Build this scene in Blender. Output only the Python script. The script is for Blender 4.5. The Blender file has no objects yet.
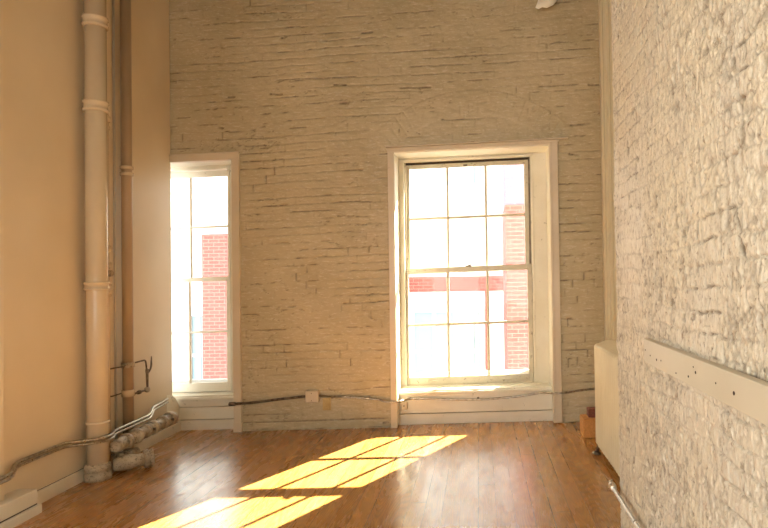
import bpy, bmesh, math, random
import numpy as np
from mathutils import Vector, Matrix
random.seed(7)
rng = np.random.default_rng(11)
sc = bpy.context.scene
COL = sc.collection
PI = math.pi

# ------------------------------------------------------------------ room constants
H = 1.47            # eye height over the floor point below the camera
K = 0.024           # the old floor and sills fall a little to the left
D = 5.90            # back wall distance at x = 0
T = 0.051           # the back wall is not quite square to the side walls
XL = -3.10          # left wall plane
XR = 0.75           # rough brick pier, right
ZC = 4.34           # ceiling

def BW(u, w, v):    # back wall local coordinates -> world (w > 0 goes outwards)
    return (u, D - T * u + w, v + K * u)

# ------------------------------------------------------------------ materials
def mat(name):
    m = bpy.data.materials.new(name); m.use_nodes = True
    nt = m.node_tree
    for n in list(nt.nodes):
        if n.type != 'OUTPUT_MATERIAL': nt.nodes.remove(n)
    return m, nt, nt.nodes['Material Output'] if 'Material Output' in nt.nodes else nt.nodes[0]

def N(nt, t, **kw):
    n = nt.nodes.new(t)
    for k, v in kw.items():
        if k.startswith('i_'):
            n.inputs[k[2:].replace('_', ' ')].default_value = v
        else:
            setattr(n, k, v)
    return n

def mixc(nt, fac, a, b, mode='MIX'):
    n = nt.nodes.new('ShaderNodeMix'); n.data_type = 'RGBA'; n.blend_type = mode
    for s, v in ((0, fac), (6, a), (7, b)):
        if hasattr(v, 'is_linked'): nt.links.new(v, n.inputs[s])
        elif s == 0: n.inputs[0].default_value = v
        else: n.inputs[s].default_value = (*v, 1) if len(v) == 3 else v
    return n.outputs[2]

def ramp(nt, src, p0, p1, v0=0., v1=1.):
    n = nt.nodes.new('ShaderNodeMapRange'); n.inputs[1].default_value = p0; n.inputs[2].default_value = p1
    n.inputs[3].default_value = v0; n.inputs[4].default_value = v1
    nt.links.new(src, n.inputs[0]); return n.outputs[0]

def math_(nt, op, a, b=0.):
    n = nt.nodes.new('ShaderNodeMath'); n.operation = op
    for i, v in enumerate((a, b)):
        if hasattr(v, 'is_linked'): nt.links.new(v, n.inputs[i])
        else: n.inputs[i].default_value = v
    return n.outputs[0]

def noise(nt, vec, scale, detail=3., rough=.5, dist=0.):
    n = N(nt, 'ShaderNodeTexNoise'); n.inputs['Scale'].default_value = scale
    n.inputs['Detail'].default_value = detail; n.inputs['Roughness'].default_value = rough
    n.inputs['Distortion'].default_value = dist
    if vec: nt.links.new(vec, n.inputs['Vector'])
    return n.outputs['Fac']

def objco(nt, scale=(1, 1, 1)):
    g = N(nt, 'ShaderNodeNewGeometry'); mp = N(nt, 'ShaderNodeMapping')
    mp.inputs['Scale'].default_value = scale
    nt.links.new(g.outputs['Position'], mp.inputs['Vector']); return mp.outputs[0]

def finish(nt, out, color, rough=.5, bump=None, bs=.3, bd=.01, metal=0., spec=.5, coat=0.):
    b = N(nt, 'ShaderNodeBsdfPrincipled')
    if hasattr(color, 'is_linked'): nt.links.new(color, b.inputs['Base Color'])
    else: b.inputs['Base Color'].default_value = (*color, 1)
    if hasattr(rough, 'is_linked'): nt.links.new(rough, b.inputs['Roughness'])
    else: b.inputs['Roughness'].default_value = rough
    b.inputs['Metallic'].default_value = metal
    b.inputs['Specular IOR Level'].default_value = spec
    b.inputs['Coat Weight'].default_value = coat
    b.inputs['Coat Roughness'].default_value = .18
    if bump is not None:
        bp = N(nt, 'ShaderNodeBump'); bp.inputs['Strength'].default_value = bs; bp.inputs['Distance'].default_value = bd
        nt.links.new(bump, bp.inputs['Height']); nt.links.new(bp.outputs[0], b.inputs['Normal'])
    nt.links.new(b.outputs[0], out.inputs[0]); return b

def paint(name, c, c2=None, rough=.45, wear=.35, scale=9., bs=.25, dirt=(.16, .12, .08), thr=.66, spec=.5):
    """old brushed paint: two close tones, scuffs with a shape of their own, uneven film"""
    m, nt, out = mat(name); v = objco(nt)
    c2 = c2 or tuple(x * .86 for x in c)
    n1 = noise(nt, v, scale * .25, 4); n2 = noise(nt, v, scale * 6, 5, .65)
    col = mixc(nt, ramp(nt, n1, .35, .65), c, c2)
    n3 = noise(nt, v, scale * 1.7, 6, .7, .6)
    f = math_(nt, 'MULTIPLY', ramp(nt, n3, thr, thr + .05), wear)
    col = mixc(nt, f, col, dirt)
    finish(nt, out, col, rough, n2, bs, .004, spec=spec)
    return m

def brickpaint(name, c, c2, dirtc, rough=.42, fine=70., bs=.5, vs=(1, 1, 1), sp=.74, bd=.004, mott=0., mv=(1, 1, .42)):
    """painted brick: the mesh carries bricks and joints, attribute 'dirt' says where grime sits in the cracks"""
    m, nt, out = mat(name); v = objco(nt, vs)
    n1 = noise(nt, v, 1.3, 4, .6); n2 = noise(nt, v, fine, 5, .65); n4 = noise(nt, v, fine * .28, 4, .6, .4)
    col = mixc(nt, ramp(nt, n1, .35, .65), c, c2)
    if mott:
        va = objco(nt, mv)
        ma = noise(nt, va, fine * .75, 4, .7, .5); mc = noise(nt, objco(nt), 3.1, 3, .6)
        col = mixc(nt, math_(nt, 'MULTIPLY', ramp(nt, ma, .565, .63), math_(nt, 'MULTIPLY', ramp(nt, mc, .35, .6, .35, 1.), mott)), col, (.34, .25, .165))
        col = mixc(nt, math_(nt, 'MULTIPLY', ramp(nt, ma, .45, .38), mott), col, (.88, .82, .68))
    at = N(nt, 'ShaderNodeAttribute'); at.attribute_name = 'dirt'
    dn = noise(nt, v, 22, 3, .6)
    f = math_(nt, 'MULTIPLY', at.outputs['Fac'], ramp(nt, dn, .3, .6, .45, 1.))
    spots = math_(nt, 'MULTIPLY', ramp(nt, noise(nt, v, 38, 2, .5), sp, sp + .04), .6)
    f = math_(nt, 'MAXIMUM', f, spots)
    col = mixc(nt, f, col, dirtc)
    h = math_(nt, 'ADD', n2, math_(nt, 'MULTIPLY', n4, 1.4))
    finish(nt, out, col, rough, h, bs, bd)
    return m

M = {}
M['brick_back'] = brickpaint('painted_brick', (.51, .43, .275), (.42, .35, .21), (.12, .08, .045), rough=.45, fine=55, bs=.6, mott=.2, mv=(.35, 1, 1.6))
M['brick_right'] = brickpaint('rough_painted_brick', (.83, .74, .555), (.74, .68, .57), (.19, .14, .09), rough=.36, fine=95, bs=1., vs=(1, 1, .6), sp=.69, bd=.006, mott=.85)
M['plaster'] = paint('plaster', (.70, .60, .44), (.64, .54, .385), rough=.42, wear=.10, scale=5, bs=.06, thr=.72)
M['ceiling'] = paint('ceiling_paint', (.40, .34, .25), rough=.7, wear=.05)
M['white'] = paint('old_white_paint', (.82, .78, .66), (.72, .67, .54), rough=.38, wear=.55, scale=9, thr=.64, bs=.35)
M['sash'] = paint('sash_paint', (.62, .575, .46), (.50, .45, .34), rough=.4, wear=.75, scale=16, thr=.60, bs=.4)
M['casing'] = paint('casing_paint', (.66, .57, .43), (.58, .49, .355), rough=.36, wear=.25, scale=7, thr=.68, bs=.15)
M['base'] = paint('baseboard_paint', (.76, .71, .60), (.66, .61, .49), rough=.4, wear=.6, scale=12, thr=.64, bs=.3)
M['pipe'] = paint('pipe_paint', (.66, .55, .385), (.60, .49, .335), rough=.20, wear=.7, scale=6, thr=.71, dirt=(.13, .08, .05), bs=.18)
M['pipe_dirty'] = paint('dirty_pipe_paint', (.50, .42, .30), (.34, .27, .18), rough=.42, wear=.75, scale=34, thr=.54, dirt=(.10, .075, .05), bs=.6)
M['pipe_grey'] = paint('grey_pipe_paint', (.52, .50, .45), (.46, .44, .39), rough=.3, wear=.3)
M['pipe_brown'] = paint('brown_pipe_paint', (.42, .31, .20), (.37, .27, .17), rough=.35, wear=.3, scale=6, thr=.7, bs=.15)
M['radiator'] = paint('radiator_paint', (.78, .70, .50), (.70, .62, .43), rough=.33, wear=.35, scale=9, thr=.68, bs=.2)
M['rail'] = paint('rail_paint', (.64, .58, .45), (.58, .52, .395), rough=.4, wear=.35, scale=7, thr=.70, bs=.15)
M['plate'] = paint('yellowed_plate', (.55, .40, .17), (.45, .31, .12), rough=.5, wear=.5, scale=30, thr=.6, bs=.3)
M['flake'] = paint('loose_paint', (.93, .91, .80), (.90, .87, .74), rough=.6, wear=.1, scale=20)
M['stone'] = paint('pale_stone', (.66, .66, .66), (.56, .56, .58), rough=.8, wear=.1, scale=3)
M['asphalt'] = paint('street', (.25, .25, .26), (.2, .2, .2), rough=.9, wear=.1, scale=2)

def metal(name, c, rough, dark=.5):
    m, nt, out = mat(name); v = objco(nt)
    n = noise(nt, v, 30, 4, .6)
    col = mixc(nt, ramp(nt, n, .4, .7), c, tuple(x * dark for x in c))
    finish(nt, out, col, ramp(nt, n, .3, .7, rough, rough + .2), n, .15, .002, metal=1.)
    return m
M['conduit'] = metal('galvanised_steel', (.52, .47, .38), .24, .5)
M['iron'] = metal('old_iron', (.24, .19, .14), .45)
M['chrome'] = metal('bright_steel', (.80, .79, .76), .24, .9)
m, nt, out = mat('screw_and_shade_dark'); finish(nt, out, (.05, .035, .025), .8); M['dark'] = m  # for screws, and for shade painted into narrow gaps

def wood(name, c, c2, rough=.5):
    m, nt, out = mat(name); v = objco(nt, (14, 3, 14)); n = noise(nt, v, 3, 4, .6, 1.2)
    finish(nt, out, mixc(nt, ramp(nt, n, .35, .65), c, c2), rough, n, .2, .003); return m
M['block'] = wood('raw_pine', (.58, .27, .075), (.42, .18, .045))
M['block_red'] = wood('dark_red_wood', (.22, .06, .035), (.12, .035, .02))

def glass_mat():
    m, nt, out = mat('window_glass')
    tr = N(nt, 'ShaderNodeBsdfTransparent'); tr.inputs[0].default_value = (.97, .98, .97, 1)
    gl = N(nt, 'ShaderNodeBsdfGlossy'); gl.inputs['Roughness'].default_value = .02
    fr = N(nt, 'ShaderNodeFresnel'); fr.inputs[0].default_value = 1.25
    bp = N(nt, 'ShaderNodeBump'); bp.inputs['Strength'].default_value = .12; bp.inputs['Distance'].default_value = .01
    nt.links.new(noise(nt, objco(nt), 5, 2), bp.inputs['Height']); nt.links.new(bp.outputs[0], gl.inputs['Normal'])
    mx = N(nt, 'ShaderNodeMixShader'); nt.links.new(fr.outputs[0], mx.inputs[0])
    nt.links.new(tr.outputs[0], mx.inputs[1]); nt.links.new(gl.outputs[0], mx.inputs[2])
    nt.links.new(mx.outputs[0], out.inputs[0]); return m
M['glass'] = glass_mat()

def outer_brick(name, c1, c2, mort, axis='XZ'):
    m, nt, out = mat(name)
    g = N(nt, 'ShaderNodeNewGeometry'); sp = N(nt, 'ShaderNodeSeparateXYZ'); cb = N(nt, 'ShaderNodeCombineXYZ')
    nt.links.new(g.outputs['Position'], sp.inputs[0])
    nt.links.new(math_(nt, 'ADD', sp.outputs[0], sp.outputs[1]), cb.inputs[0]); nt.links.new(sp.outputs[2], cb.inputs[1])
    b = N(nt, 'ShaderNodeTexBrick'); b.inputs['Scale'].default_value = 1.
    b.inputs['Brick Width'].default_value = .225; b.inputs['Row Height'].default_value = .078; b.inputs['Mortar Size'].default_value = .007
    b.inputs['Color1'].default_value = (*c1, 1); b.inputs['Color2'].default_value = (*c2, 1); b.inputs['Mortar'].default_value = (*mort, 1)
    nt.links.new(cb.outputs[0], b.inputs['Vector'])
    finish(nt, out, b.outputs['Color'], .85, b.outputs['Fac'], -.4, .01); return m
M['red_brick'] = outer_brick('red_brick', (.30, .093, .080), (.24, .072, .062), (.33, .18, .155))
M['pale_brick'] = outer_brick('pale_brick', (.84, .83, .80), (.80, .79, .76), (.76, .75, .72))
M['glare_brick'] = outer_brick('glare_tinted_brick', (.24, .18, .24), (.20, .15, .20), (.28, .23, .28))  # red brick tinted lilac, window glare put into its colour
m, nt, out = mat('dark_blue_glass'); finish(nt, out, (.22, .33, .37), .3, spec=.5); M['blueglass'] = m

def floor_mat():
    m, nt, out = mat('pine_floor')
    g = N(nt, 'ShaderNodeNewGeometry'); sp = N(nt, 'ShaderNodeSeparateXYZ'); nt.links.new(g.outputs['Position'], sp.inputs[0])
    X, Y = sp.outputs[0], sp.outputs[1]
    Wd = .113
    xs = math_(nt, 'DIVIDE', math_(nt, 'SUBTRACT', X, .65 - Wd * 60), Wd)
    idx = math_(nt, 'FLOOR', xs); fx = math_(nt, 'FRACT', xs)
    def wn(v, seed=0.):
        n = N(nt, 'ShaderNodeTexWhiteNoise', noise_dimensions='1D'); nt.links.new(math_(nt, 'ADD', v, seed), n.inputs['W']); return n.outputs[0]
    ys = math_(nt, 'DIVIDE', math_(nt, 'ADD', Y, math_(nt, 'MULTIPLY', wn(idx), 4.)), 3.6)
    idy = math_(nt, 'FLOOR', ys); fy = math_(nt, 'FRACT', ys)
    bid = math_(nt, 'ADD', idx, math_(nt, 'MULTIPLY', idy, 37.))
    tone = wn(bid, 3.3)
    # grain: stretched noise bands, cathedral figure per board
    cb = N(nt, 'ShaderNodeCombineXYZ')
    nt.links.new(math_(nt, 'MULTIPLY', X, 8.), cb.inputs[0]); nt.links.new(math_(nt, 'MULTIPLY', Y, .7), cb.inputs[1])
    nt.links.new(math_(nt, 'MULTIPLY', tone, 40.), cb.inputs[2])
    base = noise(nt, cb.outputs[0], 1., 0, .4, .12)
    rings = math_(nt, 'ABSOLUTE', math_(nt, 'SINE', math_(nt, 'MULTIPLY', base, 80.)))
    rings = math_(nt, 'POWER', rings, .9)
    cb2 = N(nt, 'ShaderNodeCombineXYZ')
    nt.links.new(math_(nt, 'MULTIPLY', X, 260.), cb2.inputs[0]); nt.links.new(math_(nt, 'MULTIPLY', Y, 7.), cb2.inputs[1]); nt.links.new(tone, cb2.inputs[2])
    fine = noise(nt, cb2.outputs[0], 1., 3, .6)
    col = mixc(nt, rings, (.25, .098, .018), (.57, .28, .062))
    col = mixc(nt, ramp(nt, fine, .35, .7), col, (.24, .095, .020))
    dirtn = noise(nt, objco(nt), 1.1, 4, .6)
    col = mixc(nt, ramp(nt, tone, 0, 1, 0, .45), col, (.54, .27, .085))
    col = mixc(nt, math_(nt, 'MULTIPLY', ramp(nt, dirtn, .45, .72), .35), col, (.19, .083, .03))
    # joints between boards, some tight, some open and dark
    edge = math_(nt, 'MINIMUM', fx, math_(nt, 'SUBTRACT', 1., fx))
    wdt = ramp(nt, wn(math_(nt, 'ROUND', xs), 9.1), .2, 1, .003, .030)
    gap = math_(nt, 'LESS_THAN', edge, wdt)
    egy = math_(nt, 'LESS_THAN', math_(nt, 'MINIMUM', fy, math_(nt, 'SUBTRACT', 1., fy)), .0007)
    gap = math_(nt, 'MAXIMUM', gap, egy)
    col = mixc(nt, math_(nt, 'MULTIPLY', gap, .8), col, (.07, .028, .01))
    scuff = noise(nt, objco(nt, (3, .6, 1)), 4, 3, .6)
    rgh = ramp(nt, scuff, .3, .75, .17, .38)
    h = math_(nt, 'SUBTRACT', math_(nt, 'ADD', math_(nt, 'MULTIPLY', fine, .9), math_(nt, 'MULTIPLY', noise(nt, objco(nt, (9, .5, 1)), 1.2, 0, .5), 1.4)), math_(nt, 'MULTIPLY', gap, 1.5))
    finish(nt, out, col, rgh, h, .14, .002, spec=.6, coat=.25)
    return m
M['floor'] = floor_mat()

# ------------------------------------------------------------------ mesh helpers
class MB:
    def __init__(s): s.v = []; s.f = []; s.smooth = []
    def add(s, vs, fs, smooth=False, xf=None):
        o = len(s.v); s.v += [tuple(xf(*p)) if xf else tuple(p) for p in vs]
        s.f += [tuple(i + o for i in f) for f in fs]; s.smooth += [smooth] * len(fs); return s
    def box(s, a, b, bev=0., xf=None):
        x0, x1 = sorted((a[0], b[0])); y0, y1 = sorted((a[1], b[1])); z0, z1 = sorted((a[2], b[2]))
        bev = min(bev, (x1 - x0) * .45, (y1 - y0) * .45, (z1 - z0) * .45)
        if bev <= 0:
            vs = [(x, y, z) for z in (z0, z1) for y in (y0, y1) for x in (x0, x1)]
            fs = [(0, 2, 3, 1), (4, 5, 7, 6), (0, 1, 5, 4), (2, 6, 7, 3), (0, 4, 6, 2), (1, 3, 7, 5)]
            return s.add(vs, fs, False, xf)
        bm = bmesh.new(); bmesh.ops.create_cube(bm, size=1)
        for v in bm.verts:
            v.co = Vector(((x0 + x1) / 2 + v.co.x * (x1 - x0), (y0 + y1) / 2 + v.co.y * (y1 - y0), (z0 + z1) / 2 + v.co.z * (z1 - z0)))
        bmesh.ops.bevel(bm, geom=list(bm.edges), offset=bev, segments=2, profile=.5, affect='EDGES')
        bm.verts.index_update()
        s.add([tuple(v.co) for v in bm.verts], [tuple(v.index for v in f.verts) for f in bm.faces], False, xf)
        bm.free(); return s
    def tube(s, path, r, n=16, caps=True, xf=None):
        P = [Vector(p) for p in path]; R = r if isinstance(r, (list, tuple)) else [r] * len(P)
        vs = []; prev = None
        for i, p in enumerate(P):
            t = (P[min(i + 1, len(P) - 1)] - P[max(i - 1, 0)])
            if t.length < 1e-9: t = Vector((0, 0, 1))
            t.normalize()
            if prev is None:
                a = Vector((0, 0, 1)) if abs(t.z) < .9 else Vector((1, 0, 0)); nx = t.cross(a).normalized()
            else:
                nx = (prev - t * prev.dot(t)).normalized()
            prev = nx; ny = t.cross(nx)
            for j in range(n):
                a = 2 * PI * j / n; vs.append(tuple(p + (nx * math.cos(a) + ny * math.sin(a)) * R[i]))
        fs = [(i * n + j, i * n + (j + 1) % n, (i + 1) * n + (j + 1) % n, (i + 1) * n + j) for i in range(len(P) - 1) for j in range(n)]
        s.add(vs, fs, True, xf)
        if caps:
            o = len(s.v) - len(vs)
            s.f.append(tuple(o + j for j in reversed(range(n)))); s.smooth.append(False)
            s.f.append(tuple(o + (len(P) - 1) * n + j for j in range(n))); s.smooth.append(False)
        return s
    def lathe(s, c, axis, prof, n=28):
        """prof: (distance along axis, radius) from point c"""
        c = Vector(c); ax = Vector(axis).normalized()
        return s.tube([c + ax * d for d, r in prof], [r for d, r in prof], n)
    def prism(s, poly, d, xf=None):
        """poly: list of 3D points of a planar outline, d: thickness vector"""
        n = len(poly); d = Vector(d)
        vs = [tuple(p) for p in poly] + [tuple(Vector(p) + d) for p in poly]
        fs = [tuple(reversed(range(n))), tuple(range(n, 2 * n))] + [(i, (i + 1) % n, n + (i + 1) % n, n + i) for i in range(n)]
        return s.add(vs, fs, False, xf)

def smooth_path(pts, r=.04, n=5):
    """polyline with rounded corners"""
    P = [Vector(p) for p in pts]; out = [P[0]]
    for i in range(1, len(P) - 1):
        a, b, c = P[i - 1], P[i], P[i + 1]
        l1, l2 = (a - b).length, (c - b).length; q = min(r, l1 * .45, l2 * .45)
        p0 = b + (a - b).normalized() * q; p1 = b + (c - b).normalized() * q
        for k in range(n + 1):
            t = k / n; out.append((1 - t) ** 2 * p0 + 2 * t * (1 - t) * b + t * t * p1)
    out.append(P[-1]); return out

def tagit(o, label=None, cat=None, group=None, kind=None):
    if label: o['label'] = label
    if cat: o['category'] = cat
    if group: o['group'] = group
    if kind: o['kind'] = kind
    return o

def obj(name, mb, m, parent=None, loc=None, fixn=True):
    me = bpy.data.meshes.new(name)
    if loc is None and parent is None:
        xs = [v[0] for v in mb.v]; ys = [v[1] for v in mb.v]; zs = [v[2] for v in mb.v]
        loc = ((min(xs) + max(xs)) / 2, (min(ys) + max(ys)) / 2, min(zs))
    wl = Vector(loc) if loc is not None else Vector((0, 0, 0))
    base = Vector((0, 0, 0)); p = parent
    while p is not None: base += p.location; p = p.parent
    if parent is not None and loc is None: wl = base.copy()
    me.from_pydata([tuple(Vector(v) - wl) for v in mb.v], [], mb.f)
    me.polygons.foreach_set('use_smooth', mb.smooth)
    if fixn:
        bm = bmesh.new(); bm.from_mesh(me); bmesh.ops.recalc_face_normals(bm, faces=bm.faces); bm.to_mesh(me); bm.free()
    me.materials.append(m); me.update()
    o = bpy.data.objects.new(name, me); COL.objects.link(o)
    o.parent = parent; o.location = wl - base
    return o

def thing(name, label, cat, loc, group=None, kind=None):
    o = bpy.data.objects.new(name, None); COL.objects.link(o); o.location = loc; o.empty_display_size = .1
    return tagit(o, label, cat, group, kind)

def struct(name, mb, m, label, cat, loc=(0, 0, 0)):
    return tagit(obj(name, mb, m, None, loc), label, cat, None, 'structure')

# ------------------------------------------------------------------ numpy noise for the brick reliefs
def vnoise(x, y, seed):
    g = np.random.default_rng(seed).random((257, 257))
    xi = np.floor(x).astype(int); yi = np.floor(y).astype(int); fx = x - xi; fy = y - yi
    fx = fx * fx * (3 - 2 * fx); fy = fy * fy * (3 - 2 * fy)
    a = g[yi % 257, xi % 257]; b = g[yi % 257, (xi + 1) % 257]; c = g[(yi + 1) % 257, xi % 257]; d = g[(yi + 1) % 257, (xi + 1) % 257]
    return (a * (1 - fx) + b * fx) * (1 - fy) + (c * (1 - fx) + d * fx) * fy
def fbm(x, y, seed, octv=4, gain=.5):
    s = 0; a = 1; t = 0
    for i in range(octv):
        s = s + a * vnoise(x * 2 ** i + 17.3 * i, y * 2 ** i + 5.1 * i, seed + i); t += a; a *= gain
    return s / t
def sstep(a, b, x):
    t = np.clip((x - a) / (b - a), 0, 1); return t * t * (3 - 2 * t)

def brick_layout(u, v, ch, bl, seed, wob=.006):
    """returns distance to the nearest bed joint and head joint (m), brick id hash"""
    u2 = u + (fbm(u * 3, v * 3, seed) - .5) * wob * 4; v2 = v + (fbm(u * .8, v * 1.2, seed + 29, 2) - .5) * wob * 6 + (fbm(u * 2.2, v * 5, seed + 9) - .5) * wob * 4.5 + (fbm(u * 17, v * 9, seed + 19, 3) - .5) * wob * 1.6
    row = np.floor(v2 / ch); fv = v2 - row * ch
    hsh = np.random.default_rng(seed + 40).random(4096)
    off = (row % 2) * bl * .5 + hsh[(row.astype(int)) % 4096] * .05
    cu = (u2 + off) / bl; ci = np.floor(cu); fu = (cu - ci) * bl
    dbed = np.minimum(fv, ch - fv); dhead = np.minimum(fu, bl - fu)
    bid = hsh[((row * 53 + ci * 17).astype(int)) % 4096]
    bedid = np.round(v2 / ch)
    return dbed, dhead, bid, bedid

def grid_mesh(name, P, keep, dirt, m, extra=None):
    """P: (ny,nx,3); keep: faces (ny-1,nx-1)"""
    ny, nx, _ = P.shape
    idx = np.arange(ny * nx).reshape(ny, nx)
    F = np.stack([idx[:-1, :-1], idx[:-1, 1:], idx[1:, 1:], idx[1:, :-1]], -1)[keep]
    V = P.reshape(-1, 3)
    used = np.zeros(len(V), bool); used[F.ravel()] = True
    remap = -np.ones(len(V), int); remap[used] = np.arange(used.sum())
    V = V[used]; F = remap[F]; dd = dirt.reshape(-1)[used]
    nb = 0
    if extra and extra.v:
        ev = np.array(extra.v); o = len(V); V = np.vstack([V, ev]); dd = np.concatenate([dd, np.zeros(len(ev))])
    nq = len(F)
    me = bpy.data.meshes.new(name)
    loops = [F.ravel()]; starts = list(range(0, nq * 4, 4)); tot = [4] * nq; pos = nq * 4
    if extra and extra.v:
        for f in extra.f:
            loops.append(np.array(f) + o); starts.append(pos); tot.append(len(f)); pos += len(f)
    L = np.concatenate(loops)
    me.vertices.add(len(V)); me.vertices.foreach_set('co', V.ravel().astype(np.float32))
    me.loops.add(len(L)); me.loops.foreach_set('vertex_index', L.astype(np.int32))
    me.polygons.add(len(starts)); me.polygons.foreach_set('loop_start', np.array(starts, np.int32)); 
    me.polygons.foreach_set('loop_total', np.array(tot, np.int32))
    sm = np.ones(len(starts), bool); sm[nq:] = False
    me.polygons.foreach_set('use_smooth', sm)
    me.update(calc_edges=True); me.validate()
    at = me.attributes.new('dirt', 'FLOAT', 'POINT'); at.data.foreach_set('value', dd.astype(np.float32))
    me.materials.append(m)
    ob = bpy.data.objects.new(name, me); COL.objects.link(ob); return ob

# ================================================================== THE SETTING
YB = -4.6           # rear end of the room, behind the camera
XF = 1.36           # right wall of the radiator niche, beyond the pier
# floor: a plane falling slightly to the left
mb = MB()
def fz(x): return K * x
mb.add([(XL - .5, YB - .2, fz(XL - .5)), (XF + .3, YB - .2, fz(XF + .3)), (XF + .3, 6.4, fz(XF + .3)), (XL - .5, 6.6, fz(XL - .5)),
        (XL - .5, YB - .2, fz(XL - .5) - .2), (XF + .3, YB - .2, fz(XF + .3) - .2), (XF + .3, 6.4, fz(XF + .3) - .2), (XL - .5, 6.6, fz(XL - .5) - .2)],
       [(0, 1, 2, 3), (7, 6, 5, 4), (0, 4, 5, 1), (1, 5, 6, 2), (2, 6, 7, 3), (3, 7, 4, 0)])
struct('floor', mb, M['floor'], 'worn orange-brown varnished pine board floor with sun patches', 'floor')
mb = MB().box((XL - .5, YB - .2, ZC), (XF + .5, 6.9, ZC + .2))
struct('ceiling', mb, M['ceiling'], 'pale painted ceiling above the top edge of the picture', 'ceiling')

# back wall openings (u0,u1,v0,v1) in wall coordinates
OPM = (-.845, .728, -.1, 2.722)
OPL = (-3.46, -2.445, -.1, 2.752)
def back_wall():
    du, dv = .011, .0085
    us = np.arange(XL - .40, XF + .05, du); vs = np.arange(-.06, 4.46, dv)
    U, V = np.meshgrid(us, vs)
    ch, bl = .0775, .212
    dbed, dhead, bid, bedid = brick_layout(U, V, ch, bl, 3)
    # segmental relieving arch over the main window: radial bricks
    cu_, cv_, r0, r1 = -.07, 1.93, 1.13, 1.37
    rr = np.hypot(U - cu_, V - cv_); th = np.arctan2(U - cu_, V - cv_)
    inarch = (rr > r0) & (rr < r1) & (np.abs(th) < .80)
    t_ = th / (.072) + (fbm(U * 6, V * 6, 77) - .5) * .3
    ft = (t_ - np.floor(t_)) * .085
    da = np.minimum(ft, .085 - ft); dr = np.minimum(rr - r0, r1 - rr)
    # beds: visible paint-filled lines; heads mostly filled
    m1 = fbm(U * 1.1, V * 7, 21); m2 = fbm(U * 4, V * 4, 31); m3 = fbm(U * .8, V * .8, 41)
    bw_ = .0105
    bed = 1 - sstep(.0, bw_, dbed); head = 1 - sstep(0, .009, dhead)
    hm = sstep(.50, .68, fbm(U * 5, V * 5, 51, 3))
    depth = bed * (.0005 + .0085 * sstep(.44, .64, m1) * sstep(.3, .55, m2)) + head * hm * .0045
    ad = (1 - sstep(0, .009, da)) * .0065 * sstep(.38, .6, m2) + (1 - sstep(0, .010, dr)) * .003
    depth = np.where(inarch, ad, depth)
    relief = (bid - .5) * .004 + (fbm(U * 14, V * 24, 61, 4, .6) - .5) * .0095 + (fbm(U * 1.6, V * 1.6, 71, 3) - .5) * .016
    relief = np.where(inarch, relief + .004, relief)
    # open cracks: thin, mostly along the bed joints
    cm = sstep(.50, .63, fbm(U * 2.3, bedid * 3.7, 81, 4)) * sstep(.38, .55, fbm(U * 12, V * 12, 88, 2)) * (1 - sstep(.0018, .0052, dbed + (fbm(U * 40, V * 40, 91, 2) - .5) * .004))
    cm = np.where(inarch, 0, cm)
    cv2 = sstep(.53, .62, fbm(U * 3 + 9, V * 3, 101, 3)) * (1 - sstep(.002, .006, dhead)) * sstep(.5, .7, m2)
    hr = np.abs(fbm(U * 3.2, V * 15, 131, 4, .55) - .5)
    hair = (1 - sstep(.004, .013, hr)) * sstep(.50, .62, fbm(U * 2.1, V * 3.1, 141, 3)) * sstep(.40, .52, fbm(U * 16, V * 16, 151, 2))
    crack = np.clip(np.maximum(np.maximum(cm, cv2 * .9), hair * .75), 0, 1)
    def seg(u0, v0, u1, v1, w):
        px, py = U - u0, V - v0; dx, dy = u1 - u0, v1 - v0; q = np.clip((px * dx + py * dy) / (dx * dx + dy * dy), 0, 1)
        return 1 - sstep(w * .5, w * 1.3, np.hypot(px - q * dx, py - q * dy))
    # a long open joint low on the wall, the missing mortar beside the right casing, chipped spots
    for s in ((-2.38, .085, -.93, .09, .006), (-2.38, .16, -1.9, .165, .004), (.86, .935, .86, 1.01, .006), (.86, 1.01, .885, 1.01, .006), (.86, .54, .86, .62, .006),
              (.86, .62, .885, .62, .006), (-1.95, 3.93, -1.9, 3.94, .009), (-1.13, 3.93, -1.03, 3.935, .010), (-1.42, 3.43, -1.3, 3.42, .010), (-1.36, 3.24, -1.28, 3.24, .012),
              (-2.5, 3.36, -2.44, 3.36, .010), (-2.07, 3.37, -1.95, 3.36, .008), (-2.6, 3.06, -2.56, 3.05, .01), (1.1, 3.29, 1.3, 3.28, .010), (.62, 3.30, 1.0, 3.30, .006), (-.97, .045, -.92, .05, .012),
              (.90, 2.62, 1.0, 2.60, .01), (.92, 2.9, 1.1, 2.91, .01), (-.8, 3.72, -.25, 3.73, .005), (-2.0, 3.51, -1.2, 3.50, .005), (-.75, 3.36, -.45, 3.35, .008)):
        crack = np.maximum(crack, seg(*s) * (.55 + .45 * sstep(.35, .5, fbm(U * 25, V * 25, 111, 2))))
    wd = -relief + depth + crack * .010
    dirt = np.clip(crack * .85 + bed * .14 * sstep(.45, .6, m1) * ~inarch, 0, 1)
    P = np.empty(U.shape + (3,)); P[..., 0] = U; P[..., 1] = D - T * U + wd; P[..., 2] = V + K * U
    uc = (U[:-1, :-1] + U[1:, 1:]) / 2; vc = (V[:-1, :-1] + V[1:, 1:]) / 2
    keep = np.ones(uc.shape, bool)
    for (a, b, c, d) in (OPM, OPL): keep &= ~((uc > a) & (uc < b) & (vc > c) & (vc < d))
    ex = MB(); w0, w1 = .035, .80
    for (a, b, c, d) in ((OPL[1], OPM[0], -.3, 4.5), (OPM[1], XF + .6, -.3, 4.5), (OPL[0], OPL[1], OPL[3], 4.5), (OPM[0], OPM[1], OPM[3], 4.5), (-5.2, -4.0, -.6, 4.5)):
        ex.box((a, w0, c), (b, w1, d), xf=BW)
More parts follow.
